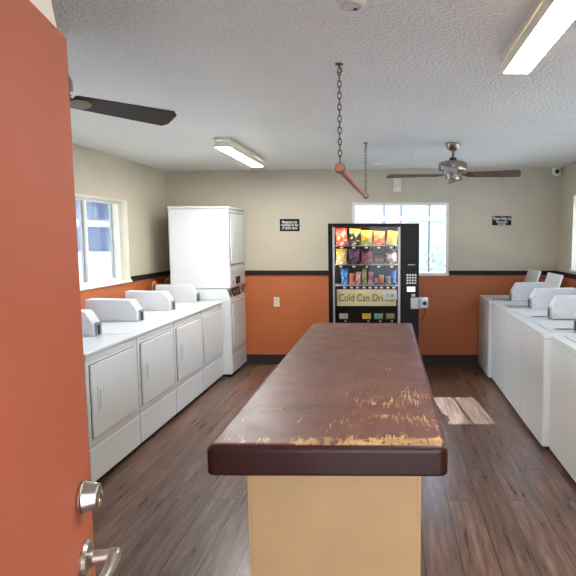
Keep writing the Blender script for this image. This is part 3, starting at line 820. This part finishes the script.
chain(rb, zc(rb.x)-.001, 'farther of two chains, holding the back end of the wooden rod')

def detector(x, y, r, label):
    z = zc(x)-.001; t = thing('smoke_detector', (x, y, z), label, 'smoke detector')
    MB().lathe([(r, z), (r, z-.008), (r*.93, z-.012)], (x, y, 0)).build('base_plate', M['ivory'], t)
    MB().lathe([(r*.88, z-.0125), (r*.86, z-.026), (r*.66, z-.038), (r*.3, z-.041)], (x, y, 0)).build('cover', M['ivory'], t)
    MB().lathe([(r*.62, z-.0385), (r*.60, z-.041), (r*.46, z-.0425), (r*.44, z-.040)], (x, y, 0)).build('vent_ring', M['grey_plastic'], t)
    MB().cyl((x+r*.2, y+r*.3, z-.041), (x+r*.2, y+r*.3, z-.0435), r*.13, seg=14).build('test_button', M['dark'], t)
    return t
detector(-.127, 1.925, .062, 'round cream smoke detector on the ceiling at the top of the view')
detector(-.13, 6.06, .075, 'round beige smoke detector on the ceiling near the back wall')

# ------------------------------------------------------------------ things on the walls
a = thing('alarm_mount', (.115, YB, 2.18), 'white rectangular alarm box high on the back wall behind a fan blade', 'alarm')
MB().box(.062, .172, YB-.045, YB-.001, 2.175, 2.39, .006).build('alarm_body', M['ivory'], a)
MB().box(.080, .154, YB-.049, YB-.0455, 2.20, 2.31, .002).build('alarm_grille', M['cream'], a)
def sign(x0, x1, z0, z1, label, lines):
    s = thing('wall_sign', ((x0+x1)/2, YB, z0), label, 'sign')
    p = MB().box(x0, x1, YB-.008, YB-.001, z0, z1, .002).build('sign_plate', M['sign_black'], s)
    for tx, zf, hh, wf in lines:
        text_mesh('sign_lettering', tx, hh, M['sign_text'], p, ((x0+x1)/2, YB-.0085, z0+(z1-z0)*zf), width=wf*(x1-x0), bold=.0006)
    return s
sign(-1.352, -1.106, 1.692, 1.845, 'black notice sign with three even white lines left of the vending machine',
     [('Management is not', .74, .050, .76), ('responsible for lost', .50, .050, .86), ('or stolen items', .26, .050, .78)])
sign(1.298, 1.534, 1.766, 1.880, 'black notice sign with bold top line right of the back window',
     [('Please Help Us', .72, .062, .92), ('Keep this laundry', .36, .036, .60), ('room clean', .14, .034, .42)])
o_ = thing('wall_outlet', (-1.41, YB, .745), 'ivory duplex power outlet on the orange back wall', 'outlet')
MB().box(-1.445, -1.375, YB-.007, YB-.001, .742, .862, .003).build('cover_plate', M['ivory'], o_)
for z in (.776, .828):
    p = MB().box(-1.427, -1.393, YB-.010, YB-.0072, z-.018, z+.018, .002).build('receptacle', M['cream'], o_)
    for dx in (-.008, .008): MB().box(-1.41+dx-.002, -1.41+dx+.002, YB-.0106, YB-.0102, z-.008, z+.008).build('slot', M['dark'], p)
c = thing('camera_mount', (2.06, 6.62, 2.44), 'small white dome security camera in the upper right corner', 'security camera')
MB().cyl((2.05, 6.61, zc(2.05)-.002), (2.05, 6.61, zc(2.05)-.03), .058, .05, seg=28, bev=.004).build('camera_base', M['ivory'], c)
MB().ball((2.05, 6.60, zc(2.05)-.055), .06).build('camera_ball', M['ivory'], c)
MB().cyl((2.045, 6.565, 2.412), (2.036, 6.535, 2.402), .027, .024, seg=24, bev=.004).build('camera_lens', M['black'], c)

# ------------------------------------------------------------------ outside
def st2(name, mb, mat): return tag(mb.build(name, mat), kind='structure')
M['concrete'] = plain('pale_concrete', srgb(232, 230, 226), .8)
st2('ground', MB().box(-26, 20, -18, 26, -.16, -.085), M['concrete'])
pw = thing('perimeter_wall', (1, 10.6, 0), 'pale block wall seen through the back window', 'wall')
MB().box(-3.5, 7, 10.6, 10.8, -.085, 1.93, .01).build('wall_panel', plain('pale_blue_stucco', srgb(138, 148, 164), .8), pw)
MB().box(-3.55, 7.05, 10.55, 10.85, 1.931, 2.03, .01).build('wall_cap', M['frame_white'], pw)
# bush
def bush(c, r, n, label):
    t = thing('shrub', (c[0], c[1], -.085), label, 'shrub')
    m = MB(); rnd = random.Random(3)
    bm = m.bm
    for i in range(n):
        th, ph = rnd.uniform(0, 6.283), math.acos(rnd.uniform(-.6, 1))
        rr = r*(.55+.45*rnd.random()**.4)
        p = Vector((c[0]+rr*math.sin(ph)*math.cos(th), c[1]+rr*math.sin(ph)*math.sin(th), c[2]+1.15*rr*math.cos(ph)))
        q = Euler((rnd.uniform(0, 6), rnd.uniform(0, 6), rnd.uniform(0, 6))).to_matrix()
        s_ = rnd.uniform(.03, .06)
        vs = [bm.verts.new(p+q @ Vector(v_)) for v_ in ((-s_, 0, 0), (0, -s_*.5, .008), (s_, 0, 0), (0, s_*.5, .008))]
        bm.faces.new(vs)
    m.build('foliage', plain('pale_leaves', srgb(150, 158, 140), .6, var=.25, vscale=3), t)
    MB().cyl((c[0], c[1], -.085), (c[0], c[1], c[2]), .04, .02, 8).build('stem', M['rod'], t)
bush((1.25, 9.6, .75), .75, 1500, 'pale leafy shrub outside the right end of the back window')
# taller building behind the block wall
rbd = thing('building', (2, 18, -.085), 'taller pale building beyond the block wall, behind the back window', 'building')
M['far_stucco'] = plain('far_blue_stucco', srgb(140, 152, 170), .8)
MB().box(-4, 14, 18, 24, -.085, 5.2).build('wall', M['far_stucco'], rbd)
MB().box(-4.4, 14.4, 17.5, 24.4, 5.201, 5.5, .02).build('roof', M['frame_white'], rbd)
# building across the left yard
nb = thing('building', (-8, 12, -.085), 'pale neighbouring building seen through the left window', 'building')
BX = -6.5
MB().box(BX-4, BX, 7.0, 18, -.085, 2.75).build('wall', plain('pale_blue_siding', srgb(128, 142, 162), .8), nb)
MB().box(BX-4.3, BX+.35, 6.7, 18.3, 2.751, 2.95, .02).build('roof', plain('tan_fascia', srgb(196, 168, 136), .7), nb)
MB().box(BX+.001, BX+.05, 7.0, 18, 2.44, 2.60, .01).build('eave_band', plain('tan_beam', srgb(176, 152, 126), .7), nb)
MB().box(BX+.001, BX+.05, 7.0, 18, 1.84, 1.99, .01).build('band', M['frame_white'], nb)
M['blue_pane'] = plain('blue_pane', srgb(86, 104, 130), .3)
for yy in (9.2, 12.2, 15.2):
    wf = MB().box(BX+.001, BX+.04, yy-.38, yy+.38, 2.0, 2.42, .01).build('window', plain('window_casing', srgb(150, 160, 176), .6), nb)
    MB().box(BX+.041, BX+.05, yy-.32, yy-.02, 2.04, 2.38).build('pane', M['blue_pane'], wf)
    MB().box(BX+.041, BX+.05, yy+.02, yy+.32, 2.04, 2.38).build('pane', M['blue_pane'], wf)
    MB().box(BX+.001, BX+.04, yy-.8, yy+.3, .9, 1.80, .01).build('shutter', plain('blue_shutter', srgb(108, 124, 150), .6), nb)
# white parked car
cw = plain('white_car_paint', srgb(238, 240, 242), .25)
cr = thing('car', (-5.05, 9.65, -.085), 'white parked car outside the left window', 'car')
g0 = -.085
prof = [(8.35, g0+.32), (8.32, g0+.62), (8.55, g0+.82), (9.35, g0+.95), (10.05, g0+1.38), (10.4, g0+1.44), (11.5, g0+1.42), (12.2, g0+1.02), (12.75, g0+.95), (12.85, g0+.6), (12.8, g0+.32)]
prof = [(a-.95, b) for a, b in prof]
MB().prism(prof, 0, -5.9, -4.2, .05, 3).build('body', cw, cr)
MB().prism([(8.6, g0+.98), (9.15, g0+1.34), (9.45, g0+1.38), (10.5, g0+1.36), (11.05, g0+1.02)], 0, -4.199, -4.185).build('side_window', M['dark'], cr)
for yy in (8.25, 11.0):
    for xx in (-5.85, -4.40):
        MB().cyl((xx, yy, g0+.32), (xx+.22, yy, g0+.32), .32, seg=28, bev=.03).build('wheel', M['gap'], cr)
# unseen slab added outside the doorway to cut incoming skylight
st2('added_door_shade', MB().box(-7, 7, -3.4, YF-.121, 2.62, 2.74), M['frame_white'])
# unseen eave added over the back window to clip the sun patch
st2('added_sun_eave', MB().box(XL-.5, XR+.5, YB+.121, YB+.62, 2.36, 2.46), M['frame_white'])

# ------------------------------------------------------------------ light
w = bpy.data.worlds.new('sky'); scene.world = w; w.use_nodes = True
nt = w.node_tree; bg = nt.nodes['Background']
tc = nt.nodes.new('ShaderNodeTexCoord'); zz = sep(nt, tc.outputs['Generated'])[2]
lk(nt, ramp(nt, zz, [(0.0, (.92, .96, 1.0)), (.25, (.72, .84, 1.0)), (1, (.48, .68, 1.0))]), bg.inputs['Color'])
bg.inputs['Strength'].default_value = 4.0
sun = bpy.data.lights.new('sun', 'SUN'); sun.energy = 3.2; sun.angle = R(.6); sun.color = (1, .93, .82)
so = bpy.data.objects.new('sun', sun); col.objects.link(so)
so.rotation_euler = Vector((.10, -1, -.84)).to_track_quat('-Z', 'Y').to_euler(); so.location = (0, 12, 8)

# ------------------------------------------------------------------ camera
F = 533.0
cam = bpy.data.cameras.new('camera'); co = bpy.data.objects.new('camera', cam); col.objects.link(co)
pit = math.atan((237-288)/F); yaw = math.atan((384-388)/F)
fw = Vector((math.sin(yaw)*math.cos(pit), math.cos(yaw)*math.cos(pit), math.sin(pit)))
rt = Vector((math.cos(yaw), -math.sin(yaw), 0)); up = rt.cross(fw)
co.matrix_world = Matrix(((rt.x, up.x, -fw.x, 0), (rt.y, up.y, -fw.y, 0), (rt.z, up.z, -fw.z, 1.62), (0, 0, 0, 1)))
cam.sensor_fit = 'HORIZONTAL'; cam.sensor_width = 36; cam.lens = F/576*36
cam.shift_x = -(384-288)/576; cam.shift_y = 0; cam.clip_start = .02
scene.camera = co
scene.view_settings.view_transform = 'Standard'; scene.view_settings.look = 'None'
scene.view_settings.gamma = 1; scene.view_settings.use_curve_mapping = False
scene.view_settings.exposure = 1.15
